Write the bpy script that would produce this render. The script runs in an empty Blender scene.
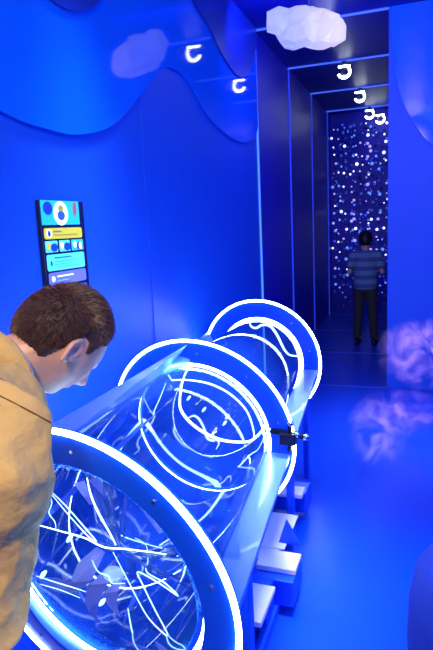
import bpy, bmesh, math, random
from mathutils import Vector, Matrix, noise
random.seed(7)
PI = math.pi
SC = bpy.context.scene
COL = SC.collection

# ------------------------------------------------------------------ camera
cam_data = bpy.data.cameras.new('camera')
cam_data.sensor_fit = 'VERTICAL'
cam_data.sensor_height = 36.0
cam_data.lens = 568.0 / 650.0 * 36.0
cam_data.clip_start = 0.02
cam = bpy.data.objects.new('camera', cam_data)
COL.objects.link(cam)
cam.matrix_world = Matrix(((0.941152, -0.015014, 0.337650, 0.0),
                           (0.334903, 0.176007, -0.925668, 0.0),
                           (-0.045531, 0.984274, 0.170678, 1.75),
                           (0, 0, 0, 1)))
SC.camera = cam

# ------------------------------------------------------------------ world, lights, exposure
W = bpy.data.worlds.new('world')
SC.world = W
W.use_nodes = True
W.node_tree.nodes['Background'].inputs[0].default_value = (0.02, 0.06, 0.6, 1)
W.node_tree.nodes['Background'].inputs[1].default_value = 0.3
SC.view_settings.view_transform = 'Standard'
SC.view_settings.look = 'None'
SC.view_settings.exposure = 0.0
SC.view_settings.gamma = 1.0
SC.view_settings.use_curve_mapping = False
SC.cycles.transparent_max_bounces = 32
SC.cycles.max_bounces = 12
SC.cycles.volume_bounces = 2


def area(name, loc, target, size, sy, power, color):
    l = bpy.data.lights.new(name, 'AREA')
    l.shape = 'RECTANGLE'
    l.size = size
    l.size_y = sy
    l.energy = power
    l.color = color
    o = bpy.data.objects.new(name, l)
    COL.objects.link(o)
    o.location = loc
    d = Vector(target) - Vector(loc)
    o.rotation_euler = d.to_track_quat('-Z', 'Y').to_euler()
    return o


BLUE = (0.20, 0.36, 1.0)
area('ceiling_wash_light', (0.9, 1.2, 3.55), (-0.2, 2.2, 0), 2.6, 3.0, 52, BLUE)
area('side_wash_light', (2.3, 2.6, 2.2), (-1.6, 2.8, 1.2), 2.0, 2.0, 40, BLUE)
area('portal_wash_light', (1.0, 3.2, 3.3), (0.8, 6.0, 1.2), 1.2, 0.6, 22, BLUE)
area('warm_spot_light', (-0.2, -0.9, 3.3), (-0.85, 0.85, 1.3), 0.3, 0.3, 88, (1.0, 0.76, 0.44))
area('mist_fill_light', (0.9, 4.0, 3.5), (-0.1, 4.6, 0.3), 0.3, 0.3, 13, (1.0, 0.50, 1.0)).data.spread = 0.7  # added unseen pink light that lifts the mist


area('machine_fill_light', (-0.55, 2.3, 3.55), (-0.95, 2.45, 0.5), 0.35, 1.5, 46, (0.42, 0.45, 1.0)).data.spread = 0.75  # added unseen light from above to brighten the inside of the tube
area('corridor_fill_light', (-0.98, 5.0, 3.6), (-0.98, 9.0, 1.2), 0.9, 0.2, 22, (0.06, 0.12, 1.0))  # added unseen light that turns the corridor bluer


# ------------------------------------------------------------------ materials
def nodes(m):
    return m.node_tree.nodes, m.node_tree.links


def mat(name, col, rough=0.5, metal=0.0, coat=0.0, spec=0.5, bump=0.0, bscale=40.0, var=0.06, vscale=6.0,
        sheen=0.0, col2=None, bdist=0.004):
    m = bpy.data.materials.new(name)
    m.use_nodes = True
    N, L = nodes(m)
    p = N['Principled BSDF']
    p.inputs['Roughness'].default_value = rough
    p.inputs['Metallic'].default_value = metal
    p.inputs['Coat Weight'].default_value = coat
    p.inputs['Coat Roughness'].default_value = 0.04
    p.inputs['Specular IOR Level'].default_value = spec
    p.inputs['Sheen Weight'].default_value = sheen
    tc = N.new('ShaderNodeTexCoord')
    n = N.new('ShaderNodeTexNoise')
    n.inputs['Scale'].default_value = vscale
    n.inputs['Detail'].default_value = 3
    L.new(tc.outputs['Object'], n.inputs['Vector'])
    r = N.new('ShaderNodeValToRGB')
    c2 = col2 if col2 else tuple(c * (1 - var * 2) for c in col)
    r.color_ramp.elements[0].position = 0.35
    r.color_ramp.elements[1].position = 0.65
    r.color_ramp.elements[0].color = (*c2, 1)
    r.color_ramp.elements[1].color = (*col, 1)
    L.new(n.outputs['Fac'], r.inputs['Fac'])
    L.new(r.outputs['Color'], p.inputs['Base Color'])
    if bump:
        b = N.new('ShaderNodeBump')
        nn = N.new('ShaderNodeTexNoise')
        nn.inputs['Scale'].default_value = bscale
        nn.inputs['Detail'].default_value = 4
        L.new(tc.outputs['Object'], nn.inputs['Vector'])
        b.inputs['Strength'].default_value = bump
        b.inputs['Distance'].default_value = bdist
        L.new(nn.outputs['Fac'], b.inputs['Height'])
        L.new(b.outputs['Normal'], p.inputs['Normal'])
    return m


def emit(name, col, strength):
    m = bpy.data.materials.new(name)
    m.use_nodes = True
    p = m.node_tree.nodes['Principled BSDF']
    p.inputs['Base Color'].default_value = (*[min(1, c) for c in col], 1)
    p.inputs['Emission Color'].default_value = (*col, 1)
    p.inputs['Emission Strength'].default_value = strength
    p.inputs['Roughness'].default_value = 0.4
    return m


def film(name, tint, base=0.05, gloss=0.9, rough=0.04, bump=0.0, bscale=8.0, diff=0.0, stretch=(1, 1, 1), dcol=(0.7, 0.75, 1)):
    """thin clear plastic: see-through, with edge reflections and a little haze"""
    m = bpy.data.materials.new(name)
    m.use_nodes = True
    N, L = nodes(m)
    N.remove(N['Principled BSDF'])
    out = N['Material Output']
    tr = N.new('ShaderNodeBsdfTransparent')
    tr.inputs[0].default_value = (*tint, 1)
    gl = N.new('ShaderNodeBsdfGlossy')
    gl.inputs['Roughness'].default_value = rough
    gl.inputs['Color'].default_value = (gloss, gloss, gloss, 1)
    fr = N.new('ShaderNodeFresnel')
    fr.inputs['IOR'].default_value = 1.5
    ad = N.new('ShaderNodeMath')
    ad.operation = 'ADD'
    ad.use_clamp = True
    ad.inputs[1].default_value = base
    L.new(fr.outputs[0], ad.inputs[0])
    mx = N.new('ShaderNodeMixShader')
    L.new(ad.outputs[0], mx.inputs[0])
    L.new(tr.outputs[0], mx.inputs[1])
    L.new(gl.outputs[0], mx.inputs[2])
    if bump:
        tc = N.new('ShaderNodeTexCoord')
        mp = N.new('ShaderNodeMapping')
        mp.inputs['Scale'].default_value = stretch
        nn = N.new('ShaderNodeTexNoise')
        nn.inputs['Scale'].default_value = bscale
        nn.inputs['Detail'].default_value = 2
        b = N.new('ShaderNodeBump')
        b.inputs['Strength'].default_value = bump
        b.inputs['Distance'].default_value = 0.02
        L.new(tc.outputs['Object'], mp.inputs[0])
        L.new(mp.outputs[0], nn.inputs['Vector'])
        L.new(nn.outputs['Fac'], b.inputs['Height'])
        L.new(b.outputs['Normal'], gl.inputs['Normal'])
        L.new(b.outputs['Normal'], fr.inputs['Normal'])
    last = mx
    if diff:
        df = N.new('ShaderNodeBsdfTranslucent')
        df.inputs[0].default_value = (*dcol, 1)
        d2 = N.new('ShaderNodeBsdfDiffuse')
        d2.inputs[0].default_value = (*dcol, 1)
        a = N.new('ShaderNodeMixShader')
        a.inputs[0].default_value = 0.5
        L.new(df.outputs[0], a.inputs[1])
        L.new(d2.outputs[0], a.inputs[2])
        m2 = N.new('ShaderNodeMixShader')
        m2.inputs[0].default_value = diff
        L.new(mx.outputs[0], m2.inputs[1])
        L.new(a.outputs[0], m2.inputs[2])
        last = m2
    L.new(last.outputs[0], out.inputs[0])
    return m


M = {}
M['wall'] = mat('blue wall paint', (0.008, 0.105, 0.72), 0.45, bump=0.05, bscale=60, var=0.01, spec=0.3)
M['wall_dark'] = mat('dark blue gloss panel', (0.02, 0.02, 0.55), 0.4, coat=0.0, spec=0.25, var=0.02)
M['ceiling'] = mat('dark blue ceiling paint', (0.010, 0.02, 0.36), 0.45, var=0.02, spec=0.15)
M['wave'] = mat('glossy light blue acrylic', (0.005, 0.17, 0.95), 0.05, coat=0.0, var=0.01)
M['wave_dark'] = mat('deep blue acrylic and dark reflection', (0.012, 0.05, 0.42), 0.3, coat=0.0, var=0.02)
M['floor'] = mat('blue vinyl floor', (0.003, 0.065, 0.60), 0.3, bump=0.03, bscale=20, var=0.02, spec=0.35)
M['machine'] = mat('blue lacquered board', (0.004, 0.085, 0.85), 0.32, var=0.01, spec=0.4)
M['machine_dark'] = mat('deep blue lacquer', (0.006, 0.09, 0.75), 0.35, var=0.03)
M['pale'] = mat('pale lilac board', (0.9, 0.86, 1.0), 0.5, var=0.06, vscale=3)
M['rail'] = mat('pale blue satin rail', (0.09, 0.22, 0.75), 0.28, var=0.05, vscale=3, coat=0.2)
M['black'] = mat('black metal', (0.012, 0.014, 0.03), 0.3, metal=0.6)
M['chrome'] = mat('chrome', (0.75, 0.78, 0.85), 0.12, metal=1.0)
M['led'] = emit('white neon tube', (0.56, 0.82, 1.0), 24.0)
M['led_refl'] = emit('white reflected glow', (0.56, 0.82, 1.0), 5.0)  # glow of the strands that imitate neon reflections
M['refl_soft'] = emit('soft reflected glow', (0.42, 0.72, 1.0), 2.2)  # weaker glow for imitated reflections and glints
M['strip'] = emit('blue light strip', (0.07, 0.16, 1.0), 0.75)
M['strip_dim'] = emit('dim blue light strip', (0.03, 0.08, 1.0), 0.32)
M['strip_cyan'] = emit('cyan light strip', (0.08, 0.30, 1.0), 0.8)
M['lamp'] = emit('lamp tube', (0.85, 0.95, 1.0), 11.0)
M['tube'] = film('clear acrylic tube', (0.93, 0.96, 1.0), base=0.0, gloss=0.5, rough=0.03, bump=0.06, bscale=4, diff=0.16, stretch=(1, 0.3, 1), dcol=(0.04, 0.25, 1))
M['film'] = film('crinkled clear film', (0.9, 0.93, 1.0), base=0.0, gloss=0.35, rough=0.10, bump=0.12, bscale=6, diff=0.22, dcol=(0.04, 0.25, 1))
M['facet'] = film('hazy lilac film', (0.75, 0.75, 0.95), base=0.05, gloss=0.8, rough=0.25, diff=0.8, dcol=(0.97, 0.92, 1.0))


# ------------------------------------------------------------------ object helpers
def tag(o, label=None, cat=None, group=None, kind=None):
    if label: o['label'] = label
    if cat: o['category'] = cat
    if group: o['group'] = group
    if kind: o['kind'] = kind
    return o


def link(name, bm, m, parent=None, smooth=False, loc=None):
    me = bpy.data.meshes.new(name)
    bmesh.ops.recalc_face_normals(bm, faces=bm.faces)
    if smooth:
        for f in bm.faces: f.smooth = True
    bm.to_mesh(me)
    bm.free()
    o = bpy.data.objects.new(name, me)
    COL.objects.link(o)
    me.materials.append(m)
    if parent:
        o.parent = parent
    if loc is not None:
        o.location = loc
    return o


def empty(name, loc, label, cat, group=None, rot=None):
    o = bpy.data.objects.new(name, None)
    COL.objects.link(o)
    o.empty_display_size = 0.1
    o.location = loc
    if rot: o.rotation_euler = rot
    return tag(o, label, cat, group)


def box(bm, a, b, bevel=0.0, mtx=None):
    """box between corners a and b"""
    a, b = Vector(a), Vector(b)
    r = bmesh.ops.create_cube(bm, size=1)
    vs = r['verts']
    for v in vs:
        v.co = Vector(((a.x + b.x) / 2 + v.co.x * (b.x - a.x), (a.y + b.y) / 2 + v.co.y * (b.y - a.y), (a.z + b.z) / 2 + v.co.z * (b.z - a.z)))
    if bevel:
        es = list({e for v in vs for e in v.link_edges})
        rr = bmesh.ops.bevel(bm, geom=es, offset=bevel, segments=2, affect='EDGES', profile=0.5)
        vs = list({v for f in rr['faces'] for v in f.verts} | {v for v in vs if v.is_valid})
    if mtx:
        for v in vs: v.co = mtx @ v.co
    return vs


def sweep(bm, pts, r, closed=False, n=8, flat=1.0, cap=True):
    """tube along points; r is a number or list"""
    pts = [Vector(p) for p in pts]
    k = len(pts)
    rs = r if isinstance(r, (list, tuple)) else [r] * k
    up = None
    rings = []
    for i in range(k):
        if closed:
            t = pts[(i + 1) % k] - pts[i - 1]
        else:
            t = pts[min(k - 1, i + 1)] - pts[max(0, i - 1)]
        t = t.normalized() if t.length > 1e-9 else Vector((0, 0, 1))
        if up is None:
            up = t.orthogonal().normalized()
        up = (up - t * up.dot(t))
        up = up.normalized() if up.length > 1e-6 else t.orthogonal().normalized()
        sd = t.cross(up)
        rings.append([bm.verts.new(pts[i] + (up * math.cos(2 * PI * j / n) + sd * math.sin(2 * PI * j / n) * flat) * rs[i]) for j in range(n)])
    m = k if closed else k - 1
    for i in range(m):
        A, B = rings[i], rings[(i + 1) % k]
        off = 0
        if closed and i == k - 1:
            off = min(range(n), key=lambda o: (A[0].co - B[o].co).length)
        for j in range(n):
            bm.faces.new((A[j], A[(j + 1) % n], B[(j + 1 + off) % n], B[(j + off) % n]))
    if not closed and cap:
        bm.faces.new(rings[0][::-1])
        bm.faces.new(rings[-1])


def smooth_pts(pts, k=6):
    """Catmull-Rom"""
    P = [Vector(p) for p in pts]
    out = []
    for i in range(len(P) - 1):
        p0, p1, p2, p3 = P[max(0, i - 1)], P[i], P[i + 1], P[min(len(P) - 1, i + 2)]
        for j in range(k):
            t = j / k
            out.append(0.5 * ((2 * p1) + (p2 - p0) * t + (2 * p0 - 5 * p1 + 4 * p2 - p3) * t * t + (3 * p1 - p0 - 3 * p2 + p3) * t ** 3))
    out.append(P[-1])
    return out


def prism(bm, poly, axis, d0, d1):
    """extrude polygon (list of 2D) between d0 and d1 along axis ('x': poly is y,z; 'y': x,z; 'z': x,y)"""
    def mk(p, d):
        return {'x': (d, p[0], p[1]), 'y': (p[0], d, p[1]), 'z': (p[0], p[1], d)}[axis]
    A = [bm.verts.new(mk(p, d0)) for p in poly]
    B = [bm.verts.new(mk(p, d1)) for p in poly]
    bm.faces.new(A[::-1])
    bm.faces.new(B)
    k = len(poly)
    for i in range(k):
        bm.faces.new((A[i], A[(i + 1) % k], B[(i + 1) % k], B[i]))


def struct(name, bm, m):
    o = link(name, bm, m)
    o['kind'] = 'structure'
    return o


def simple(name, a, b, m, bevel=0.0):
    bm = bmesh.new()
    box(bm, a, b, bevel)
    return struct(name, bm, m)


# ------------------------------------------------------------------ room shell
H = 3.70
XL = -1.64
XR = -0.32
YF = 6.0
YE = 11.2
simple('floor', (XL - 0.1, -2.2, -0.1), (3.0, YE + 0.1, 0.0), M['floor'])
simple('ceiling', (XL - 0.1, -2.2, H), (3.0, YE + 0.1, H + 0.1), M['ceiling'])
simple('wall_left', (XL - 0.1, -2.2, 0), (XL, YF, H), M['wall'])
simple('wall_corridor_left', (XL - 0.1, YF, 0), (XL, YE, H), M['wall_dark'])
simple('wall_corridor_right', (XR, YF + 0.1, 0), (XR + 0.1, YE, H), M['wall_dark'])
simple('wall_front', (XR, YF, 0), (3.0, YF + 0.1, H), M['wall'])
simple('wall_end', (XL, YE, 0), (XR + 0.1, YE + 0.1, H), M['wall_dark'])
simple('wall_right', (2.9, -2.2, 0), (3.0, YF, H), M['wall'])
simple('wall_back', (XL, -2.3, 0), (3.0, -2.2, H), M['wall'])
# shallow pilaster joint on the left wall
simple('trim_1', (XL, 3.30, 0), (XL + 0.006, 5.92, H), M['wall'])

# light frames round the corridor
FI = mat('dim blue floor line', (0.05, 0.12, 0.9), 0.3)  # thin blue line across the floor at each frame
FR = [6.0, 7.6, 9.2, 10.8]
for i, y in enumerate(FR):
    s = 0.011
    nm = 'corridor entrance' if i == 0 else ['', 'second', 'third', 'deepest'][i] + ' corridor bay'
    fr = empty('corridor_light_arch', (XL, y, 0), {
        0: 'brightest neon strip frame around the near mouth of the dark corridor',
        1: 'neon strip frame second from the corridor mouth',
        2: 'neon strip frame third from the corridor mouth',
        3: 'deepest neon strip frame, right in front of the sparkling light curtain'}[i], 'light strip', 'neon frames lining the corridor')
    bm = bmesh.new()
    box(bm, (0.0, -s, 0.0), (0.016, s, H - 0.02))
    link('wall_strip', bm, M['strip_cyan'] if i == 0 else M['strip_dim'], fr)
    bm = bmesh.new()
    box(bm, (0.0, -s, H - 0.016), (XR - XL, s, H))
    link('ceiling_strip', bm, M['strip'], fr)
    bm = bmesh.new()
    box(bm, (0.02, -s * 0.6, 0.0), (XR - XL - (0.0 if i else 0), s * 0.6, 0.004))
    link('floor_strip', bm, FI, fr)

# ------------------------------------------------------------------ wavy acrylic panels on the walls
def wave_board(name, curve, axis, d0, d1, m, label, top=H - 0.002):
    """curve: list of (along, z) of the lower edge, from one end to the other"""
    pts = smooth_pts([Vector((p[0], p[1], 0)) for p in curve], 8)
    poly = [(p.x, p.y) for p in pts]
    poly = [(poly[0][0], top)] + poly + [(poly[-1][0], top)]
    bm = bmesh.new()
    prism(bm, poly, axis, d0, d1)
    o = link(name, bm, m)
    return tag(o, label, 'wall panel')


wave_board('wave_panel', [(-0.6, 2.5), (0.2, 2.72), (0.9, 2.6), (1.5, 2.36), (2.05, 2.245), (2.3, 2.225), (2.56, 2.233), (2.92, 2.332), (3.32, 2.584),
                          (3.60, 2.77), (3.80, 2.825), (4.07, 2.805), (4.455, 2.629), (4.8, 2.555), (5.2, 2.52), (5.55, 2.541), (5.85, 2.64), (5.97, 2.75)],
           'x', XL + 0.010, XL + 0.024, M['wave'], 'long glossy light blue wavy-edged panel high on the left wall')
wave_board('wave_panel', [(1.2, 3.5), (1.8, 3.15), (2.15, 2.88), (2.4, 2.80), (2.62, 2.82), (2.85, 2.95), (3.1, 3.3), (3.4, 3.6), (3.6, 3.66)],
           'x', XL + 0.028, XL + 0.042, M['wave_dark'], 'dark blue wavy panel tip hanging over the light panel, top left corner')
wave_board('wave_panel', [(3.75, 3.66), (4.0, 3.55), (4.208, 3.396), (4.551, 3.30), (4.794, 3.19), (5.05, 3.12), (5.3, 3.10), (5.55, 3.16), (5.8, 3.34), (5.95, 3.55)],  # board shaped as a dark reflection in the glossy panel
           'x', XL + 0.028, XL + 0.042, M['wave_dark'], 'dark violet-blue rounded board standing in for a dark reflection in the light panel, beside the corridor mouth')
wave_board('wave_panel', [(-0.305, 3.66), (-0.296, 3.5), (-0.275, 3.2), (-0.206, 2.879), (-0.076, 2.619), (0.089, 2.41), (0.4, 2.2), (0.8, 2.15), (1.3, 2.4), (1.8, 2.8), (2.4, 2.7), (2.88, 2.5)],
           'y', YF - 0.024, YF - 0.006, M['wave'], 'large light blue curved panel on the right-hand front wall')


# ------------------------------------------------------------------ info screen
def info_screen():
    root = empty('info_screen', (XL, 2.17, 1.30), 'tall portrait touch screen of cyan and yellow cards on the left wall', 'screen')
    g = lambda y, z: (y - 2.17, z - 1.30)
    bm = bmesh.new()
    y0, z0 = g(2.188, 1.30); y1, z1 = g(2.545, 1.905)
    box(bm, (0.0, y0, z0), (0.022, y1, z1), 0.003)
    link('housing', bm, mat('black glass housing', (0.01, 0.012, 0.03), 0.15, coat=0.5), root)

    def card(name, a, b, m, x=0.0235, r=0.012, parent=root):
        (ya, za), (yb, zb) = g(*a), g(*b)
        poly = []
        for cy_, cz_, a0 in ((yb - r, zb - r, 0), (ya + r, zb - r, 90), (ya + r, za + r, 180), (yb - r, za + r, 270)):
            for k in range(5):
                t = math.radians(a0 + 22.5 * k)
                poly.append((cy_ + r * math.cos(t), cz_ + r * math.sin(t)))
        bm = bmesh.new()
        prism(bm, poly, 'x', x - 0.002, x)
        return link(name, bm, m, parent)

    def blob(name, c, ry, rz, m, x=0.0255, parent=root):
        cy_, cz_ = g(*c)
        bm = bmesh.new()
        prism(bm, [(cy_ + ry * math.cos(t * PI / 12), cz_ + rz * math.sin(t * PI / 12)) for t in range(24)], 'x', x - 0.001, x)
        return link(name, bm, m, parent)
    cyan = emit('screen cyan', (0.02, 0.52, 0.72), 0.62)
    cyan2 = emit('screen light cyan', (0.10, 0.72, 0.85), 0.62)
    yel = emit('screen yellow', (0.62, 0.58, 0.03), 0.6)
    pur = emit('screen violet', (0.14, 0.16, 0.78), 0.6)
    whi = emit('screen white', (0.75, 0.85, 0.9), 0.9)
    nav = emit('screen navy', (0.01, 0.05, 0.42), 0.6)
    brn = emit('screen brown', (0.32, 0.10, 0.09), 0.7)
    c = card('picture_card', (2.195, 1.792), (2.50, 1.904), cyan, r=0.004)
    blob('picture_shape', (2.345, 1.845), 0.058, 0.056, whi, 0.0250, c)
    blob('picture_shape', (2.345, 1.835), 0.030, 0.022, emit('screen blue shape', (0.03, 0.09, 0.55), 0.8), 0.0256, c)
    blob('picture_shape', (2.345, 1.868), 0.022, 0.016, emit('screen olive shape', (0.30, 0.32, 0.05), 0.8), 0.0256, c)
    blob('picture_shape', (2.245, 1.868), 0.035, 0.030, nav, 0.0250, c)
    blob('picture_shape', (2.462, 1.868), 0.016, 0.034, brn, 0.0250, c)
    c = card('yellow_card', (2.203, 1.727), (2.512, 1.778), yel)
    c['label'] = 'yellow rounded card'
    blob('card_icon', (2.238, 1.752), 0.020, 0.020, whi, 0.0250, c)
    blob('card_icon', (2.238, 1.752), 0.010, 0.014, nav, 0.0256, c)
    card('text_line', (2.272, 1.760), (2.335, 1.764), nav, 0.0250, 0.0015, c)
    card('text_line', (2.272, 1.744), (2.470, 1.747), brn, 0.0250, 0.001, c)
    for k, (a, b) in enumerate(((2.203, 2.298), (2.312, 2.398), (2.412, 2.515))):
        c = card('thumbnail', (a, 1.666), (b, 1.719), cyan2 if k < 2 else cyan, r=0.006)
        mid = (a + b) / 2
        blob('thumbnail_shape', (mid + 0.018, 1.688), 0.028, 0.019, nav, 0.0250, c)
        blob('thumbnail_shape', (mid - 0.024, 1.695), 0.014, 0.016, whi if k != 0 else yel, 0.0256, c)
        if k == 2:
            blob('thumbnail_shape', (mid + 0.022, 1.688), 0.014, 0.018, whi, 0.0262, c)
    c = card('cyan_card', (2.205, 1.580), (2.515, 1.656), cyan2)
    c['label'] = 'large cyan rounded card'
    card('text_line', (2.262, 1.638), (2.40, 1.642), nav, 0.0250, 0.0015, c)
    for k in range(3):
        card('text_line', (2.262, 1.622 - 0.013 * k), (2.46 - 0.05 * (k % 2), 1.6245 - 0.013 * k), cyan, 0.0250, 0.001, c)
    blob('card_icon', (2.236, 1.615), 0.006, 0.012, nav, 0.0250, c)
    c = card('violet_card', (2.208, 1.512), (2.518, 1.572), pur)
    c['label'] = 'violet card with round icon'
    blob('card_icon', (2.24, 1.542), 0.013, 0.014, whi, 0.0250, c)
    card('text_line', (2.272, 1.548), (2.405, 1.555), whi, 0.0250, 0.002, c)
    card('text_line', (2.272, 1.530), (2.36, 1.533), cyan2, 0.0250, 0.001, c)
    c = card('lower_card', (2.208, 1.34), (2.518, 1.50), emit('screen deep blue', (0.02, 0.08, 0.4), 0.6))


info_screen()

# ------------------------------------------------------------------ tube machine
RINGS = [  # centre, yaw, pitch, outer r, inner r, label
    (Vector((-0.843, 1.205, 0.820)), 0.14, 0.16, 0.45, 0.350),
    (Vector((-0.955, 2.335, 0.818)), 0.07, 0.175, 0.45, 0.339),
    (Vector((-1.115, 3.985, 0.760)), 0.08, 0.10, 0.45, 0.320)]


def ring_frame(yaw, pit):
    a = Vector((math.sin(yaw) * math.cos(pit), math.cos(yaw) * math.cos(pit), math.sin(pit)))
    rt = Vector((a.y, -a.x, 0)).normalized()
    up = rt.cross(a)
    return a, rt, up


machine = empty('tube_machine', (-0.95, 2.4, 0), 'long see-through tunnel machine with blue hoops edged in glowing neon', 'exhibit')
MO = Vector((-0.95, 2.4, 0))


def annulus(bm, c, fr, r0, r1, d0, d1, n=96):
    a, rt, up = fr
    R = []
    for r, d in ((r0, d0), (r1, d0), (r1, d1), (r0, d1)):
        R.append([bm.verts.new(c + a * d + (rt * math.cos(2 * PI * k / n) + up * math.sin(2 * PI * k / n)) * r - MO) for k in range(n)])
    for q in range(4):
        A, B = R[q], R[(q + 1) % 4]
        for k in range(n):
            bm.faces.new((A[k], A[(k + 1) % n], B[(k + 1) % n], B[k]))


def circle(c, fr, r, d, a0=0, a1=360, n=96):
    a, rt, up = fr
    full = a1 - a0 >= 360
    m = n if full else n + 1
    return [c + a * d + (rt * math.cos(math.radians(a0 + (a1 - a0) * k / n)) + up * math.sin(math.radians(a0 + (a1 - a0) * k / n))) * r - MO for k in range(m)]


for i, (c, yaw, pit, ro, ri) in enumerate(RINGS):
    fr = ring_frame(yaw, pit)
    bm = bmesh.new()
    annulus(bm, c, fr, ri + 0.004, ro - 0.004, 0.0, 0.022)
    hoop = link('hoop_panel', bm, M['machine'], machine, smooth=False)
    bm = bmesh.new()
    ext = [0.0078, 0.0068, 0.0085][i]
    sweep(bm, circle(c, fr, ro, 0.0), ext, True, 8)
    link('outer_neon', bm, M['led'], hoop, smooth=True)
    bm = bmesh.new()
    sweep(bm, circle(c, fr, ri - 0.004, 0.035 if i == 0 else 0.004), [0.011, 0.0072, 0.0075][i], True, 8)
    link('inner_neon', bm, M['led'], hoop, smooth=True)
    a, rt, up = fr
    for k in range(10):   # small screw heads around the hoop
        t = 2 * PI * (k + 0.35) / 10
        p = c + (rt * math.cos(t) + up * math.sin(t)) * (ro + ri) / 2 - MO
        bm = bmesh.new()
        sweep(bm, [p - a * 0.004, p + a * 0.001], 0.0055, n=10)
        link('screw', bm, M['chrome'], hoop)


def tube_between(i, j, r, name):
    bm = bmesh.new()
    c0, c1 = RINGS[i][0], RINGS[j][0]
    f0, f1 = ring_frame(*RINGS[i][1:3]), ring_frame(*RINGS[j][1:3])
    n, m = 64, 10
    R = []
    for q in range(m + 1):
        t = q / m
        c = c0.lerp(c1, t)
        rt = f0[1].lerp(f1[1], t).normalized()
        up = f0[2].lerp(f1[2], t).normalized()
        ax = rt.cross(up)
        off = 0.03 if q == 0 else (-0.006 if q == m else 0)
        R.append([bm.verts.new(c + (c1 - c0).normalized() * off + (rt * math.cos(2 * PI * k / n) + up * math.sin(2 * PI * k / n)) * (r[0] * (1 - t) + r[1] * t) - MO) for k in range(n)])
    for q in range(m):
        for k in range(n):
            bm.faces.new((R[q][k], R[q][(k + 1) % n], R[q + 1][(k + 1) % n], R[q + 1][k]))
    return link(name, bm, M['tube'], machine, smooth=True)


tube_between(0, 1, (0.325, 0.325), 'clear_tube')
tube_between(1, 2, (0.322, 0.306), 'clear_tube')

# blue half-pipe added under each clear tube to brighten its inside
for i, j, rr in ((0, 1, 0.334), (1, 2, 0.33)):
    bm = bmesh.new()
    c0, c1 = RINGS[i][0], RINGS[j][0]
    f0 = ring_frame(0.06, 0.0)
    n = 40
    dd = (c1 - c0).normalized()
    R_ = []
    for c in (c0 + dd * 0.05, c1 - dd * 0.03):
        for r in (rr, rr + 0.008):
            R_.append([bm.verts.new(c + (f0[1] * math.cos(math.radians(165 + 132 * k / n)) + Vector((0, 0, 1)) * math.sin(math.radians(165 + 132 * k / n))) * r - MO) for k in range(n + 1)])
    a0, b0, a1, b1 = R_
    for k in range(n):
        bm.faces.new((a0[k], a0[k + 1], a1[k + 1], a1[k])); bm.faces.new((b0[k], b1[k], b1[k + 1], b0[k + 1]))
        bm.faces.new((a0[k], b0[k], b0[k + 1], a0[k + 1])); bm.faces.new((a1[k], a1[k + 1], b1[k + 1], b1[k]))
    for k in (0, n):
        bm.faces.new((a0[k], a1[k], b1[k], b0[k]))
    link('added_liner', bm, M['machine'], machine)

# side rails: right one flat, left one leaning like one side of a cradle
AX = (RINGS[2][0] - RINGS[0][0])
AX.z = 0
AX.normalize()


def plank(name, p0, p1, p2, p3, th, m, parent=machine):
    """quad plank with thickness, corners in order"""
    P = [Vector(p) - MO for p in (p0, p1, p2, p3)]
    nrm = (P[1] - P[0]).cross(P[2] - P[0]).normalized()
    if nrm.z > 0: nrm = -nrm
    bm = bmesh.new()
    A = [bm.verts.new(p) for p in P]
    B = [bm.verts.new(p + nrm * th) for p in P]
    bm.faces.new(A); bm.faces.new(B[::-1])
    for k in range(4):
        bm.faces.new((A[k], A[(k + 1) % 4], B[(k + 1) % 4], B[k]))
    bmesh.ops.bevel(bm, geom=list(bm.edges), offset=0.002, segments=1, affect='EDGES')
    return link(name, bm, m, parent)


plank('side_rail', (-0.443, 1.29, 0.75), (-0.655, 3.78, 0.75), (-0.765, 3.78, 0.75), (-0.56, 1.29, 0.75), 0.018, M['rail'])
plank('side_rail', (-1.255, 1.35, 0.96), (-1.56, 4.30, 0.96), (-1.47, 4.30, 0.80), (-1.165, 1.35, 0.80), 0.018, M['rail'])

M['canopy'] = film('pale blue translucent sheet', (0.5, 0.75, 1.0), base=0.04, gloss=0.6, rough=0.2, diff=0.5, dcol=(0.35, 0.65, 1.0))
bm = bmesh.new()
P5 = [Vector(v) - MO for v in ((-1.16, 1.30, 1.115), (-0.965, 2.288, 1.244), (-0.966, 2.27, 1.165), (-1.14, 2.24, 1.065), (-1.13, 1.45, 1.06))]
A = [bm.verts.new(v) for v in P5]
B = [bm.verts.new(v + Vector((0.002, 0, -0.003))) for v in P5]
bm.faces.new(A); bm.faces.new(B[::-1])
for k in range(5):
    bm.faces.new((A[k], A[(k + 1) % 5], B[(k + 1) % 5], B[k]))
link('side_sheet', bm, M['canopy'], machine)

# stand below: deep blue body, cross members, pale shelves
def mbox(name, a, b, m, bevel=0.004, parent=machine):
    bm = bmesh.new()
    box(bm, Vector(a) - MO, Vector(b) - MO, bevel)
    return link(name, bm, m, parent)


mbox('stand_body', (-1.36, 1.35, 0.0), (-0.92, 4.0, 0.16), M['machine_dark'])
mbox('shelf', (-1.25, 2.36, 0.175), (-0.625, 2.80, 0.2), M['pale'])
mbox('shelf', (-0.70, 2.30, 0.177), (-0.515, 2.44, 0.203), M['pale'])
mbox('shelf', (-0.78, 2.45, 0.2), (-0.60, 2.78, 0.207), M['pale'], 0.001)
mbox('cross_member', (-1.25, 2.25, 0.05), (-0.515, 2.44, 0.174), M['machine_dark'])
mbox('shelf', (-1.2, 1.93, 0.175), (-0.575, 2.17, 0.2), M['pale'])
mbox('lower_panel', (-1.2, 2.10, 0.02), (-0.60, 2.24, 0.19), M['machine'])
mbox('cross_member', (-1.3, 3.1, 0.05), (-0.62, 3.26, 0.174), M['machine_dark'])
mbox('shelf', (-1.2, 2.98, 0.20), (-0.62, 3.09, 0.225), M['pale'])
bm = bmesh.new()
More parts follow.
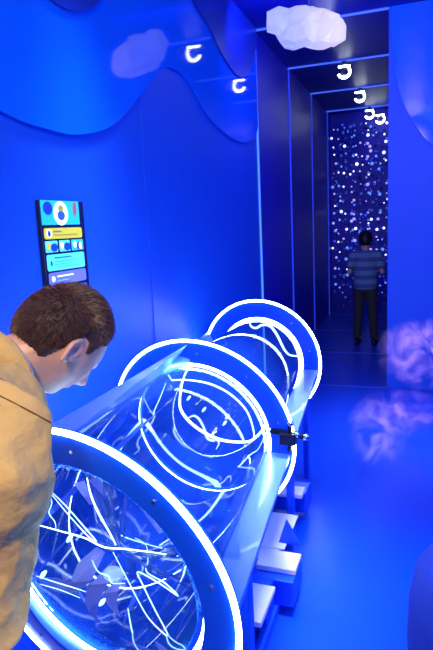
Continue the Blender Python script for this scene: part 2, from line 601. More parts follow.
prism(bm, [(-0.53, 0.206), (-0.64, 0.206), (-0.60, 0.33)], 'y', 2.50, 2.515)
bmesh.ops.translate(bm, verts=bm.verts, vec=-MO)
link('gusset', bm, M['machine'], machine)
mbox('foot_rail', (-0.62, 1.2, 0.0), (-0.585, 2.6, 0.05), M['machine_dark'])
for y in (1.75, 2.9, 3.7):
    xr = -0.52 - (y - 1.5) * 0.08
    mbox('leg', (xr - 0.05, y - 0.03, 0.0), (xr - 0.015, y + 0.03, 0.73), M['machine_dark'])
    mbox('leg', (-1.33 - (y - 1.5) * 0.07, y - 0.03, 0.0), (-1.295 - (y - 1.5) * 0.07, y + 0.03, 0.80), M['machine_dark'])
# inner apron seen through the tube
plank('bed_panel', (-0.62, 1.3, 0.40), (-0.80, 3.95, 0.38), (-1.40, 3.95, 0.38), (-1.15, 1.3, 0.40), 0.012, M['machine'])

# black clamp at the right edge of the middle hoop
clamp = link('clamp', bmesh.new(), M['black'], machine)
bm = bmesh.new()
cc = Vector((-0.505, 2.285, 0.85)) - MO
sweep(bm, [cc + Vector((-0.10, 0.01, 0.01)), cc + Vector((0.055, 0, 0.0))], 0.013, n=10)
box(bm, cc + Vector((-0.06, -0.02, -0.04)), cc + Vector((0.01, 0.03, 0.012)), 0.004)
sweep(bm, [cc + Vector((-0.02, 0, -0.07)), cc + Vector((-0.015, 0, 0.05))], 0.010, n=10)
bm.to_mesh(clamp.data); bm.free()
for d, r in ((Vector((0.055, 0, 0)), 0.016), (Vector((-0.10, 0.01, 0.01)), 0.013), (Vector((-0.010, -0.005, 0.055)), 0.014), (Vector((0.02, -0.015, 0.012)), 0.011)):
    bm = bmesh.new()
    bmesh.ops.create_icosphere(bm, subdivisions=2, radius=r, matrix=Matrix.Translation(cc + d))
    link('clamp_knob', bm, M['chrome'], clamp, smooth=True)

# glowing strands that stand in for neon reflections inside the tube
REFL = {
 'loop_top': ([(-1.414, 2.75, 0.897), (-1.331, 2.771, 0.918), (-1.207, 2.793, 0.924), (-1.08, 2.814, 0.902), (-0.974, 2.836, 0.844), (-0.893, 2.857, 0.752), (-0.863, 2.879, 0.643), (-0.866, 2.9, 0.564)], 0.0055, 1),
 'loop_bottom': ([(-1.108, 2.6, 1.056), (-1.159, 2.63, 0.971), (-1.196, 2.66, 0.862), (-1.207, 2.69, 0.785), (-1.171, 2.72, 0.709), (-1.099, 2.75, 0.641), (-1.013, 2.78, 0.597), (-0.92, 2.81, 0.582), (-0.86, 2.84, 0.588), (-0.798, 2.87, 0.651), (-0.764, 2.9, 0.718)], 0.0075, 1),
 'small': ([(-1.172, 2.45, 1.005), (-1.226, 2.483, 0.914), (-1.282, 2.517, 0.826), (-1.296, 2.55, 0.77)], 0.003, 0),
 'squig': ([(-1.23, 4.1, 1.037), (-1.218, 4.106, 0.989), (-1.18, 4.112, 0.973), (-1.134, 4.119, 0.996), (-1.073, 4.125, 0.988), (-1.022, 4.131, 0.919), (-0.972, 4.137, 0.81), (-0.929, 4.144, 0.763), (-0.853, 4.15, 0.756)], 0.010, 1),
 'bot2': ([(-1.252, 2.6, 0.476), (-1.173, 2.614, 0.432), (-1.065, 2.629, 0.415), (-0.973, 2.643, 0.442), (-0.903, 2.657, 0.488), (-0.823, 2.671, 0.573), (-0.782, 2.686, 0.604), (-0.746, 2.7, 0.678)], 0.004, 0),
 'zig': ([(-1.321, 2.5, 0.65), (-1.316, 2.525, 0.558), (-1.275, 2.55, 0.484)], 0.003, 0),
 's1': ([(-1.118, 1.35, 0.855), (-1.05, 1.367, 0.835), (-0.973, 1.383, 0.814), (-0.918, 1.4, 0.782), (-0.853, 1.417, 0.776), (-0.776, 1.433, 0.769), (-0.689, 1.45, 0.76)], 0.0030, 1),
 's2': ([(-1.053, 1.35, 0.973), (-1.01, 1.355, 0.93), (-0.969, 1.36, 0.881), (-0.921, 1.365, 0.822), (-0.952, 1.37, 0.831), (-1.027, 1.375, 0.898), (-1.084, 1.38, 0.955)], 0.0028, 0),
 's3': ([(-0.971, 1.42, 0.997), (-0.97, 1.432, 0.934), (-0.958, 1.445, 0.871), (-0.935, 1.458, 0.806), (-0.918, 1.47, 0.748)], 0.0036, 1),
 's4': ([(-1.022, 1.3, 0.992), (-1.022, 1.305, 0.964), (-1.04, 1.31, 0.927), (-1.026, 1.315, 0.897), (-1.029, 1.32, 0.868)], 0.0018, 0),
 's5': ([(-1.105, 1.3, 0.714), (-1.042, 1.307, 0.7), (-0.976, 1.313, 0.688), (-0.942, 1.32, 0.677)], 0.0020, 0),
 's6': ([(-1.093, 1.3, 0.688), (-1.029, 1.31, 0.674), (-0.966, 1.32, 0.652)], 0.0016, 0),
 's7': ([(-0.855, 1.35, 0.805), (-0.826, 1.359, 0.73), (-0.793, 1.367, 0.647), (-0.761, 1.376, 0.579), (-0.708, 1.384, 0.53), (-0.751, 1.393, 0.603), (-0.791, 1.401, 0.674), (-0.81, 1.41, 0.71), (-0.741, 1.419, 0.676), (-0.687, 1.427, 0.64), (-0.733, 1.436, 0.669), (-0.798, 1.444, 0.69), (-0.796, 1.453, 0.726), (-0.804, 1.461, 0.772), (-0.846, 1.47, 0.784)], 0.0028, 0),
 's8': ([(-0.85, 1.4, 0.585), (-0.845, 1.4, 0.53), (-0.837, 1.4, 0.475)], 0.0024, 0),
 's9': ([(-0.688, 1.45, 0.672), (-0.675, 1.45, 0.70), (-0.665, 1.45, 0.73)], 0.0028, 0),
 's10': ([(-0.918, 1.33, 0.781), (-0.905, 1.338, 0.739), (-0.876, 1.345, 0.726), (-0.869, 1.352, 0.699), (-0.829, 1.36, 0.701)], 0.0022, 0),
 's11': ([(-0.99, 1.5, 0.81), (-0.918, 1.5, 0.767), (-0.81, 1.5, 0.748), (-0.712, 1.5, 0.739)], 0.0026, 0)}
for k, (p, r, b) in REFL.items():
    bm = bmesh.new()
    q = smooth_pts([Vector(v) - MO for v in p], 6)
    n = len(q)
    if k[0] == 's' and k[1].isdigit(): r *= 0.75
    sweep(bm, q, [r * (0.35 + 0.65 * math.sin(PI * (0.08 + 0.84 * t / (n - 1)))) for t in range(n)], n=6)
    link('reflection_strand', bm, M['led_refl'] if b else M['refl_soft'], machine, smooth=True)
# crinkled clear film gathered to a knot in the near hoop
knot = Vector((-0.875, 1.44, 0.74))
fr0 = ring_frame(0.14, 0.16)
bm = bmesh.new()
ns, nr = 96, 12
grid = []
for q in range(nr + 1):
    row = []
    for k in range(ns):
        t = 2 * PI * k / ns
        f = q / nr
        rad = 0.315 * f
        pl = math.sin(t * 9 + 2.2 * math.sin(t * 3)) * 0.035 * (1 - abs(f - 0.45)) + math.sin(t * 23 + f * 5) * 0.01
        ctr = knot.lerp(RINGS[0][0] + fr0[0] * 0.30, f)
        row.append(bm.verts.new(ctr + (fr0[1] * math.cos(t) + fr0[2] * math.sin(t)) * rad + fr0[0] * (pl * min(1, f * 3)) - MO))
    grid.append(row)
for q in range(nr):
    for k in range(ns):
        bm.faces.new((grid[q][k], grid[q][(k + 1) % ns], grid[q + 1][(k + 1) % ns], grid[q + 1][k]))
link('crinkled_film', bm, M['film'], machine, smooth=True)
FAC = [[(-1.12, 1.46, 0.53), (-1.04, 1.50, 0.575), (-0.955, 1.54, 0.665), (-1.03, 1.56, 0.51), (-1.10, 1.50, 0.43)],
       [(-1.11, 1.44, 0.56), (-1.07, 1.47, 0.66), (-1.0, 1.50, 0.72), (-0.99, 1.52, 0.69), (-1.06, 1.52, 0.56)],
       [(-1.06, 1.46, 0.45), (-1.01, 1.50, 0.53), (-0.94, 1.55, 0.60), (-1.0, 1.55, 0.46), (-1.05, 1.50, 0.40)],
       [(-0.81, 1.45, 0.905), (-0.73, 1.48, 0.92), (-0.72, 1.52, 0.82), (-0.80, 1.55, 0.76)],
       [(-1.05, 1.46, 0.95), (-0.98, 1.50, 0.96), (-0.97, 1.53, 0.86), (-1.06, 1.55, 0.83)]]
for p in FAC:
    bm = bmesh.new()
    A = [bm.verts.new(Vector(v) - MO) for v in p]
    B = [bm.verts.new(Vector(v) - MO + Vector((0.0, 0.004, 0.0))) for v in p]
    bm.faces.new(A[::-1]); bm.faces.new(B)
    for k in range(len(p)):
        bm.faces.new((A[k], A[(k + 1) % len(p)], B[(k + 1) % len(p)], B[k]))
    link('film_fold', bm, M['facet'], machine)
bm = bmesh.new()
bmesh.ops.create_icosphere(bm, subdivisions=3, radius=0.026, matrix=Matrix.Translation(knot + Vector((-0.005, -0.06, -0.03)) - MO) @ Matrix.Diagonal((1.25, 1, 0.85, 1)))
link('frosted_knob', bm, mat('frosted white knob', (0.75, 0.85, 1), 0.4), machine, smooth=True)
for p in ((-1.145, 2.66, 0.865), (-1.07, 2.68, 0.80), (-0.955, 2.72, 0.755), (-0.968, 2.71, 0.722), (-1.16, 4.0, 0.93), (-0.99, 1.33, 0.84), (-0.915, 1.36, 0.62), (-1.06, 1.28, 0.74)):  # glowing beads in place of small lamp reflections in the tube
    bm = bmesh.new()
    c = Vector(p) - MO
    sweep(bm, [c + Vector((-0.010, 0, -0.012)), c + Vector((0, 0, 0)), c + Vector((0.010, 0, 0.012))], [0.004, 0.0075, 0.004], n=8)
    link('glint_bead', bm, M['refl_soft'], machine, smooth=True)


# ------------------------------------------------------------------ cloud lamp
def cloud_lamp():
    C0 = Vector((-0.875, 4.79, 3.275))
    root = empty('cloud_lamp', C0, 'white faceted paper cloud lantern hanging below the ceiling', 'lamp')
    bm = bmesh.new()
    right = Vector((0.94, 0.33, 0))
    for dx, dz, dy, r in ((-0.25, 0.055, 0, 0.105), (-0.16, 0.05, 0.03, 0.135), (-0.05, 0.01, -0.02, 0.15), (0.06, 0.0, 0.02, 0.15), (0.15, -0.02, -0.02, 0.145), (0.23, -0.02, 0.02, 0.115), (0.02, 0.05, 0.05, 0.13), (-0.12, -0.03, 0, 0.11)):
        bmesh.ops.create_icosphere(bm, subdivisions=3, radius=r * 0.84, matrix=Matrix.Translation(right * dx * 0.9 + Vector((-0.33, 0.94, 0)) * dy + Vector((0, 0, dz - 0.03))))
    m = bpy.data.materials.new('glowing paper')
    m.use_nodes = True
    N, L = nodes(m)
    p = N['Principled BSDF']
    p.inputs['Base Color'].default_value = (0.55, 0.55, 0.6, 1)
    p.inputs['Roughness'].default_value = 0.7
    tc = N.new('ShaderNodeTexCoord')
    sx = N.new('ShaderNodeSeparateXYZ')
    L.new(tc.outputs['Object'], sx.inputs[0])
    mr = N.new('ShaderNodeMapRange')
    mr.inputs[1].default_value = -0.1
    mr.inputs[2].default_value = 0.25
    L.new(sx.outputs['X'], mr.inputs[0])
    r = N.new('ShaderNodeValToRGB')
    r.color_ramp.elements[0].color = (0.40, 0.46, 0.78, 1)
    r.color_ramp.elements[1].color = (1.0, 0.84, 0.62, 1)
    L.new(mr.outputs[0], r.inputs['Fac'])
    L.new(r.outputs['Color'], p.inputs['Emission Color'])
    p.inputs['Emission Strength'].default_value = 0.7
    o = link('paper_shell', bm, m, root)
    rm = o.modifiers.new('remesh', 'REMESH'); rm.mode = 'VOXEL'; rm.voxel_size = 0.018
    sm = o.modifiers.new('smooth', 'SMOOTH'); sm.iterations = 4
    tx = bpy.data.textures.new('crumple', 'VORONOI'); tx.noise_scale = 0.09
    dp = o.modifiers.new('crumple', 'DISPLACE'); dp.texture = tx; dp.strength = 0.07; dp.mid_level = 0.4
    dc = o.modifiers.new('facets', 'DECIMATE'); dc.ratio = 0.07
    bm = bmesh.new()
    sweep(bm, [(0.02, 0, 0.12), (0.02, 0, H - C0.z)], 0.003, n=6)
    link('cord', bm, mat('pale cord', (0.3, 0.5, 0.9), 0.5), root)


cloud_lamp()


# ------------------------------------------------------------------ ring lamps below the corridor ceiling
def ring_lamp(loc, label, with_tail=False):
    root = empty('ring_lamp', loc, label, 'lamp', 'ring lamps on the corridor ceiling')
    bm = bmesh.new()
    sweep(bm, [(0, 0, 0), (0, 0, -0.018)], 0.035, n=20)
    link('ceiling_cap', bm, M['black'], root, smooth=False)
    bm = bmesh.new()
    sweep(bm, [(0, 0, -0.018), (0, 0, -0.05)], 0.007, n=8)
    link('stem', bm, M['black'], root)
    bm = bmesh.new()
    bmesh.ops.create_uvsphere(bm, u_segments=20, v_segments=12, radius=0.058, matrix=Matrix.Translation((0, 0, -0.115)))
    link('globe', bm, film('smoked globe', (0.35, 0.4, 0.6), base=0.05), root, smooth=True)
    bm = bmesh.new()
    sweep(bm, [(-0.07, 0, -0.052), (0.07, 0, -0.052)], 0.013, n=10)
    link('top_tube', bm, M['lamp'], root, smooth=True)
    bm = bmesh.new()
    pts = [(0.072 * math.cos(math.radians(t)), 0, -0.115 + 0.072 * math.sin(math.radians(t))) for t in range(30, -221, -10)]
    pts = [(0.072 * math.cos(math.radians(t)), 0, -0.118 + 0.072 * math.sin(math.radians(t))) for t in range(38, -170, -10)]
    sweep(bm, pts, 0.013, n=10)
    link('ring_tube', bm, M['lamp'], root, smooth=True)
    return root


ring_lamp((-0.93, 6.0, H - 0.017), 'glowing ring lamp half hidden right behind the paper cloud')
ring_lamp((-0.935, 7.6, H - 0.017), 'glowing ring lamp just below and right of the paper cloud')
ring_lamp((-0.905, 9.2, H - 0.017), 'glowing ring lamp in the middle of the corridor ceiling row')
ring_lamp((-0.895, 10.78, H - 0.017), 'farthest ring lamp, against the top of the sparkling curtain')
ring_lamp((-0.72, 10.86, H - 0.10), 'small glowing ring for the extra glow beside the farthest ring lamp, close to the curtain')  # ring put in for an extra glow near the farthest lamp

# ------------------------------------------------------------------ light curtain at the corridor end
bulb_mats = [emit('bulb white', (0.75, 0.8, 1.0), 1.6), emit('bulb blue', (0.14, 0.3, 1.0), 0.9), emit('bulb lilac', (0.42, 0.36, 1.0), 1.0),
             emit('bulb dim', (0.03, 0.08, 0.5), 0.7)]
bulb_meshes = []
for k, m in enumerate(bulb_mats):
    bm = bmesh.new()
    bmesh.ops.create_icosphere(bm, subdivisions=2, radius=1.0)
    for f in bm.faces: f.smooth = True
    me = bpy.data.meshes.new('bulb')
    bm.to_mesh(me); bm.free()
    me.materials.append(m)
    bulb_meshes.append(me)
wire_m = mat('dark wire', (0.01, 0.015, 0.08), 0.5)
NSTR = 13
ORD = ['leftmost', 'second from left', 'third from left', 'fourth from left', 'fifth from left', 'sixth from left', 'middle', 'sixth from right', 'fifth from right', 'fourth from right', 'third from right', 'second from right', 'rightmost']
for s in range(NSTR):
    x = -1.56 + s * (1.2 / (NSTR - 1)) + random.uniform(-0.02, 0.02)
    y = YE - 0.09 - (s % 3) * 0.05
    st = empty('light_string', (x, y, H), ORD[s] + ' fairy light string of the sparkling curtain at the corridor end', 'fairy lights', 'fairy light strings of the sparkling curtain')
    bm = bmesh.new()
    wp = [(0.012 * math.sin(k * 1.3 + s), 0, -k * 0.12) for k in range(30)]
    sweep(bm, wp, 0.002, n=4)
    link('wire', bm, wire_m, st)
    for k in range(19):
        z = -0.25 - k * 0.172 + random.uniform(-0.05, 0.05)
        if z < -3.6: continue
        top = k < 16
        w = random.random()
        mi = (0 if w < 0.26 else 1 if w < 0.55 else 2 if w < 0.8 else 3) if top else (1 if w < 0.25 else 3)
        o = bpy.data.objects.new('bulb', bulb_meshes[mi])
        COL.objects.link(o)
        o.parent = st
        r = random.uniform(0.012, 0.031) * (1.0 if mi != 3 else 0.9)
        o.scale = (r, r, r)
        o.location = (random.uniform(-0.04, 0.04), -0.01, z)
bm = bmesh.new()
for s in range(900):
    x = random.uniform(XL + 0.05, XR - 0.03); z = random.uniform(0.1, H - 0.2); y = YE - random.uniform(0.024, 0.03)
    a = random.uniform(0, PI)
    r = random.uniform(0.012, 0.03)
    tilt = random.uniform(-0.02, 0.02)
    vs = [bm.verts.new((x + r * math.cos(a + q * PI / 2), y + tilt * math.cos(q * PI / 2), z + r * math.sin(a + q * PI / 2))) for q in range(4)]
    bm.faces.new(vs)
o = link('foil_sequins', bm, mat('blue foil', (0.15, 0.25, 0.9), 0.15, metal=0.9))
tag(o, 'dark blue glinting foil sequins covering the wall at the corridor end', 'sequins', None, 'stuff')


# ------------------------------------------------------------------ people
def loft(bm, rings, n=20, cap=0.55):
    """rings: (centre, vecA, vecB) ellipses; rounded caps"""
    rings = [(Vector(c), Vector(a), Vector(b)) for c, a, b in rings]
    t0 = (rings[0][0] - rings[1][0]).normalized()
    t1 = (rings[-1][0] - rings[-2][0]).normalized()
    c, a, b = rings[0]
    h = min(a.length, b.length) * cap
    pre = [(c + t0 * h * s, a * q, b * q) for s, q in ((1.0, 0.15), (0.85, 0.55), (0.5, 0.85))]
    c, a, b = rings[-1]
    h = min(a.length, b.length) * cap
    post = [(c + t1 * h * s, a * q, b * q) for s, q in ((0.5, 0.85), (0.85, 0.55), (1.0, 0.15))]
    R = []
    for c, a, b in pre + rings + post:
        R.append([bm.verts.new(c + a * math.cos(2 * PI * k / n) + b * math.sin(2 * PI * k / n)) for k in range(n)])
    for q in range(len(R) - 1):
        for k in range(n):
            bm.faces.new((R[q][k], R[q][(k + 1) % n], R[q + 1][(k + 1) % n], R[q + 1][k]))
    bm.faces.new(R[0][::-1]); bm.faces.new(R[-1])


def limb(bm, pts, rads, side=None, ratio=1.0, n=16, cap=0.9):
    pts = [Vector(p) for p in pts]
    rg = []
    s = Vector(side) if side else None
    for i, p in enumerate(pts):
        t = (pts[min(i + 1, len(pts) - 1)] - pts[max(i - 1, 0)]).normalized()
        a = s if s else t.orthogonal()
        a = (a - t * a.dot(t)).normalized()
        if not s: s = a
        b = t.cross(a)
        rg.append((p, a * rads[i], b * rads[i] * ratio))
    loft(bm, rg, n, cap)


def sstep(a, b, x):
    t = max(0, min(1, (x - a) / (b - a)))
    return t * t * (3 - 2 * t)


def head_pt(d):
    """unit direction -> local head surface point. x right, y face, z up"""
    x, y, z = d
    X, Y, Z = x * 0.077, y * 0.098, z * 0.118
    low = sstep(-0.1, -0.95, z)
    X *= 1 - 0.30 * low
    if y < 0:
        Y *= 1 - 0.42 * sstep(-0.25, -0.95, z)
    # square the skull a little
    X *= 1 + 0.05 * sstep(0.0, 0.5, z) * (1 - sstep(0.5, 1, z))
    g = lambda cx_, cz_, sx_, sz_: math.exp(-((x - cx_) / sx_) ** 2 - ((z - cz_) / sz_) ** 2) if y > 0 else 0
    Y += 0.024 * g(0, -0.22, 0.13, 0.13)          # nose tip
    Y += 0.012 * g(0, -0.02, 0.10, 0.20)          # nose bridge
    Y += 0.006 * (g(-0.28, 0.20, 0.22, 0.09) + g(0.28, 0.20, 0.22, 0.09))   # brows
    Y -= 0.011 * (g(-0.34, 0.03, 0.17, 0.10) + g(0.34, 0.03, 0.17, 0.10))   # sockets
    Y += 0.007 * g(0, -0.50, 0.22, 0.06)          # lips
    Y -= 0.004 * g(0, -0.56, 0.22, 0.03)
    Y += 0.013 * g(0, -0.80, 0.24, 0.14)          # chin
    return Vector((X, Y, Z))


def hair_limit(y):
    P = [(-1.0, -0.86), (-0.42, -0.84), (-0.30, -0.62), (-0.16, -0.28), (-0.04, 0.06), (0.12, 0.06), (0.22, -0.12), (0.32, -0.08), (0.42, 0.20), (0.60, 0.34), (0.78, 0.52), (1.0, 0.56)]
    for (a, b), (c, d) in zip(P, P[1:]):
        if a <= y <= c:
            return b + (d - b) * (y - a) / (c - a)
    return 0.5


def mtx(c, r, f, u, s=1.0):
    r, f, u = Vector(r) * s, Vector(f) * s, Vector(u) * s
    return Matrix(((r.x, f.x, u.x, c[0]), (r.y, f.y, u.y, c[1]), (r.z, f.z, u.z, c[2]), (0, 0, 0, 1)))


def add_hand(bm, wrist, dirv, palm_n, thumb_side, s=1.0, curl=0.35):
    """palm + five separate curled fingers. dirv: towards fingers, palm_n: direction the palm faces, thumb_side: across palm towards the thumb"""
    w, d, pn, ts = Vector(wrist), Vector(dirv).normalized(), Vector(palm_n).normalized(), Vector(thumb_side).normalized()
    rg = []
    for t, wd, th in ((0.0, 0.027, 0.020), (0.03, 0.036, 0.017), (0.065, 0.041, 0.0145), (0.092, 0.040, 0.012)):
        rg.append((w + d * t * s, ts * wd * s, pn * th * s))
    loft(bm, rg, 16, 0.5)
    for off, ln, r in ((0.030, 0.072, 0.0083), (0.0100, 0.080, 0.0085), (-0.0105, 0.075, 0.0082), (-0.0305, 0.060, 0.0073)):
        p = w + (d * 0.085 + ts * off) * s
        spread = (d + ts * off * 3.2).normalized()
        pts, rr = [p], [r * s]
        a = 0.12
        for k, (q, qr) in enumerate(((0.47, 0.97), (0.30, 0.9), (0.23, 0.78))):
            a += curl
            p = p + (spread * math.cos(a) + pn * math.sin(a)) * ln * q * s
            pts.append(p); rr.append(r * qr * s)
        limb(bm, pts, rr, n=10)
    p = w + (d * 0.022 + ts * 0.026) * s
    pts = [p, p + (d * 0.028 + ts * 0.026 + pn * 0.010) * s, p + (d * 0.058 + ts * 0.038 + pn * 0.022) * s, p + (d * 0.082 + ts * 0.040 + pn * 0.032) * s]
    limb(bm, pts, [0.013 * s, 0.0115 * s, 0.0098 * s, 0.008 * s], n=10)


def person(name, label, J, mats, opt):
    """J: joints (world). mats: skin, top, trousers, shoe, hair"""
    base = Vector(J['base'])
    root = empty(name, base, label, 'person')
    L = lambda v: Vector(v) - base
    F, Rt = Vector(J['F']), Vector(J['R'])
    hf, hr, hu = J['head_axes']
    hs = J.get('hs', 1.0)
    HM = mtx(L(J['head']), hr, hf, hu, hs)
    neck, hip = L(J['neck']), L(J['hip'])
    bm = bmesh.new()
    r = bmesh.ops.create_icosphere(bm, subdivisions=5, radius=1.0)
    for v in r['verts']:
        v.co = HM @ head_pt(v.co.normalized())
    for sx in (-1, 1):    # ears
        if opt.get('ears', True):
            em = HM @ Matrix.Translation((sx * 0.077, -0.004, -0.030)) @ Matrix.Rotation(sx * 0.35, 4, 'Z') @ Matrix.Rotation(-0.15, 4, 'X')
            pts = [em @ Vector((0, 0.015 * math.cos(t) * (1 - 0.25 * (math.sin(t) < 0)), 0.026 * math.sin(t))) for t in [2 * PI * k / 18 for k in range(18)]]
            sweep(bm, pts, [0.0058 * hs] * 18, True, 8)
            bmesh.ops.create_uvsphere(bm, u_segments=12, v_segments=8, radius=1.0, matrix=em @ Matrix.Translation((-sx * 0.006, 0.004, 0)) @ Matrix.Diagonal((0.004, 0.012, 0.022, 1)))
            bmesh.ops.create_uvsphere(bm, u_segments=12, v_segments=8, radius=1.0, matrix=em @ Matrix.Translation((0, -0.002, -0.028)) @ Matrix.Diagonal((0.005, 0.008, 0.010, 1)))
    hb = HM @ Vector((0, -0.018, -0.055))
    sc = J.get('s', 1.0)
    limb(bm, [hb, hb.lerp(neck, 0.5) , neck, neck.lerp(hip, 0.12)], [0.058 * sc, 0.058 * sc, 0.064 * sc, 0.085 * sc], side=Rt)
    ax = (neck - hip)
    up = ax.normalized()
    fr = (F - up * F.dot(up)).normalized()
    prof = [(0.0, 0.155, 0.105), (0.2, 0.150, 0.105), (0.42, 0.145, 0.100), (0.65, 0.165, 0.115), (0.85, 0.165, 0.10), (0.95, 0.11, 0.07)]
    loft(bm, [(hip + ax * t, Rt * w * sc, fr * d * sc) for t, w, d in prof], 24)
    for sd in ('l', 'r'):
        sh, el, wr = L(J[sd + 'sh']), L(J[sd + 'el']), L(J[sd + 'wr'])
        limb(bm, [sh.lerp(neck, 0.35), sh, sh.lerp(el, 0.5), el, el.lerp(wr, 0.4), wr], [0.046 * sc, 0.050 * sc, 0.045 * sc, 0.038 * sc, 0.040 * sc, 0.026 * sc])
        hd, pn, ts = J[sd + 'hand']
        add_hand(bm, wr, hd, pn, ts, sc, J.get('curl', 0.35))
        hp, kn, an = L(J[sd + 'hp']), L(J[sd + 'kn']), L(J[sd + 'an'])
        limb(bm, [hp, hp.lerp(kn, 0.5), kn, kn.lerp(an, 0.3), an], [0.085 * sc, 0.075 * sc, 0.055 * sc, 0.056 * sc, 0.038 * sc])
        limb(bm, [an - F * 0.03 * sc + Vector((0, 0, -0.03)), an + F * 0.13 * sc + Vector((0, 0, -0.05))], [0.035 * sc, 0.03 * sc])
    o = link('body', bm, mats['skin'], root, smooth=True)
    m = o.modifiers.new('remesh', 'REMESH'); m.mode = 'VOXEL'; m.voxel_size = opt['voxel']; m.use_smooth_shade = True
    m = o.modifiers.new('smooth', 'SMOOTH'); m.iterations = 3; m.factor = 0.5
    # eyes
    for sx in (-1, 1):
        bm = bmesh.new()
        bmesh.ops.create_uvsphere(bm, u_segments=16, v_segments=12, radius=0.0125 * hs, matrix=HM @ Matrix.Translation((sx * 0.031, 0.078, 0.006)) @ Matrix.Scale(1 / hs, 4))
        eb = link('eye', bm, opt['eye'], root, smooth=True)
        bm = bmesh.new()
        bmesh.ops.create_uvsphere(bm, u_segments=12, v_segments=8, radius=1, matrix=HM @ Matrix.Translation((sx * 0.031, 0.0865, 0.004)) @ Matrix.Diagonal((0.006, 0.0045, 0.006, 1)))
        link('iris', bm, opt['iris'], eb, smooth=True)
    # hair shell
    bm = bmesh.new()
    r = bmesh.ops.create_icosphere(bm, subdivisions=6 if opt['voxel'] < 0.006 else 5, radius=1.0)
    ht = opt.get('hair_t', 0.006)
    kill = []
    for v in r['verts']:
        d = v.co.normalized()
        e = d.z - hair_limit(d.y) + 0.02 * noise.noise(d * 9)
        if e < 0: kill.append(v)
        k = sstep(0.0, 0.30, e)
        nn = 0.0012 * noise.noise(d * 22) + 0.0008 * noise.noise(d * 50)
        v.co = HM @ (head_pt(d) + Vector(d) * (0.001 + ht * k + nn * k))
    bmesh.ops.delete(bm, geom=kill, context='VERTS')
    scalp = link('hair', bm, mats['hair'], root, smooth=True)
    so = scalp.modifiers.new('solid', 'SOLIDIFY'); so.thickness = 0.004; so.offset = -1
    if opt.get('spikes'):
        rnd = random.Random(5)
        bm = bmesh.new()
        for q in range(opt['spikes']):
            zz = rnd.uniform(-0.75, 1); t = rnd.uniform(0, 2 * PI)
            rr = math.sqrt(1 - zz * zz)
            d = Vector((rr * math.cos(t), rr * math.sin(t), zz))
            e = d.z - hair_limit(d.y)
            if e < 0.015: continue
            k = sstep(0.0, 0.45, e)
            p = head_pt(d) + d * (ht * k * 0.8)
            tf = sstep(-0.1, 0.8, d.z)
            flow = Vector((rnd.uniform(-0.35, 0.35), -0.1 + tf, -0.8 + 0.9 * tf))
            flow = (flow - d * flow.dot(d)).normalized()
            ln = (0.003 + 0.011 * k) * rnd.uniform(0.7, 1.2)
            dr = (d * (0.45 + 0.25 * k) + flow).normalized()
            sd = dr.cross(d).normalized() * 0.0009
            sp = rnd.uniform(-0.0005, 0.0005)
            a = bm.verts.new(HM @ (p - sd)); b = bm.verts.new(HM @ (p + sd)); c = bm.verts.new(HM @ (p + dr * ln + sd * sp))
            e2 = bm.verts.new(HM @ (p + d * 0.0012))
            bm.faces.new((a, b, c)); bm.faces.new((b, e2, c)); bm.faces.new((e2, a, c))
        link('hair_tufts', bm, mats['hair2'], scalp)
    # top garment
    bm = bmesh.new()
    ease = opt['ease']
    hem = hip - up * 0.06 * sc
    axg = neck - hem
    prof = [(0.0, 0.175, 0.130), (0.2, 0.170, 0.130), (0.42, 0.170, 0.128), (0.65, 0.190, 0.135), (0.83, 0.185, 0.115), (0.93, 0.135, 0.088), (1.0, 0.083, 0.075)]
    loft(bm, [(hem + axg * t, Rt * (w + ease) * sc, fr * (d + ease) * sc) for t, w, d in prof], 28, 0.25)
    for sd in ('l', 'r'):
        sh, el, wr = L(J[sd + 'sh']), L(J[sd + 'el']), L(J[sd + 'wr'])
        e = ease
        if opt['sleeve'] == 'long':
            limb(bm, [sh.lerp(neck, 0.55), sh.lerp(neck, 0.15), sh.lerp(el, 0.25), sh.lerp(el, 0.6), el, el.lerp(wr, 0.45), el.lerp(wr, 0.93)],
                 [(0.076 + e) * sc, (0.088 + e) * sc, (0.076 + e) * sc, (0.060 + e) * sc, (0.054 + e) * sc, (0.050 + e) * sc, (0.040 + e * 0.5) * sc], cap=0.4)
        else:
            limb(bm, [sh.lerp(neck, 0.5), sh, sh.lerp(el, 0.35), sh.lerp(el, 0.72)], [(0.062 + e) * sc, (0.066 + e) * sc, (0.062 + e) * sc, (0.060 + e) * sc], cap=0.3)
    g = link(opt['top_name'], bm, mats['top'], root, smooth=True)
    m = g.modifiers.new('remesh', 'REMESH'); m.mode = 'VOXEL'; m.voxel_size = opt['voxel'] * 1.5; m.use_smooth_shade = True
    m = g.modifiers.new('smooth', 'SMOOTH'); m.iterations = 6; m.factor = 0.6
    for i_, (sc_, st_) in enumerate(opt.get('folds', ())):
        tx = bpy.data.textures.new('folds', 'MUSGRAVE' if st_ < 0 else 'CLOUDS'); tx.noise_scale = sc_
        if st_ < 0: tx.musgrave_type = 'RIDGED_MULTIFRACTAL'; tx.octaves = 1.2; tx.offset = 0.9; tx.noise_intensity = 0.8; st_ = -st_
        m = g.modifiers.new('folds', 'DISPLACE'); m.texture = tx; m.strength = st_; m.mid_level = 0.5
    # trousers
    bm = bmesh.new()
    loft(bm, [(hip + up * 0.03 * sc, Rt * 0.168 * sc, F * 0.118 * sc), (hip - Vector((0, 0, 0.02)) * sc, Rt * 0.172 * sc, F * 0.122 * sc), (hip - Vector((0, 0, 0.10)) * sc, Rt * 0.165 * sc, F * 0.12 * sc)], 24, 0.3)
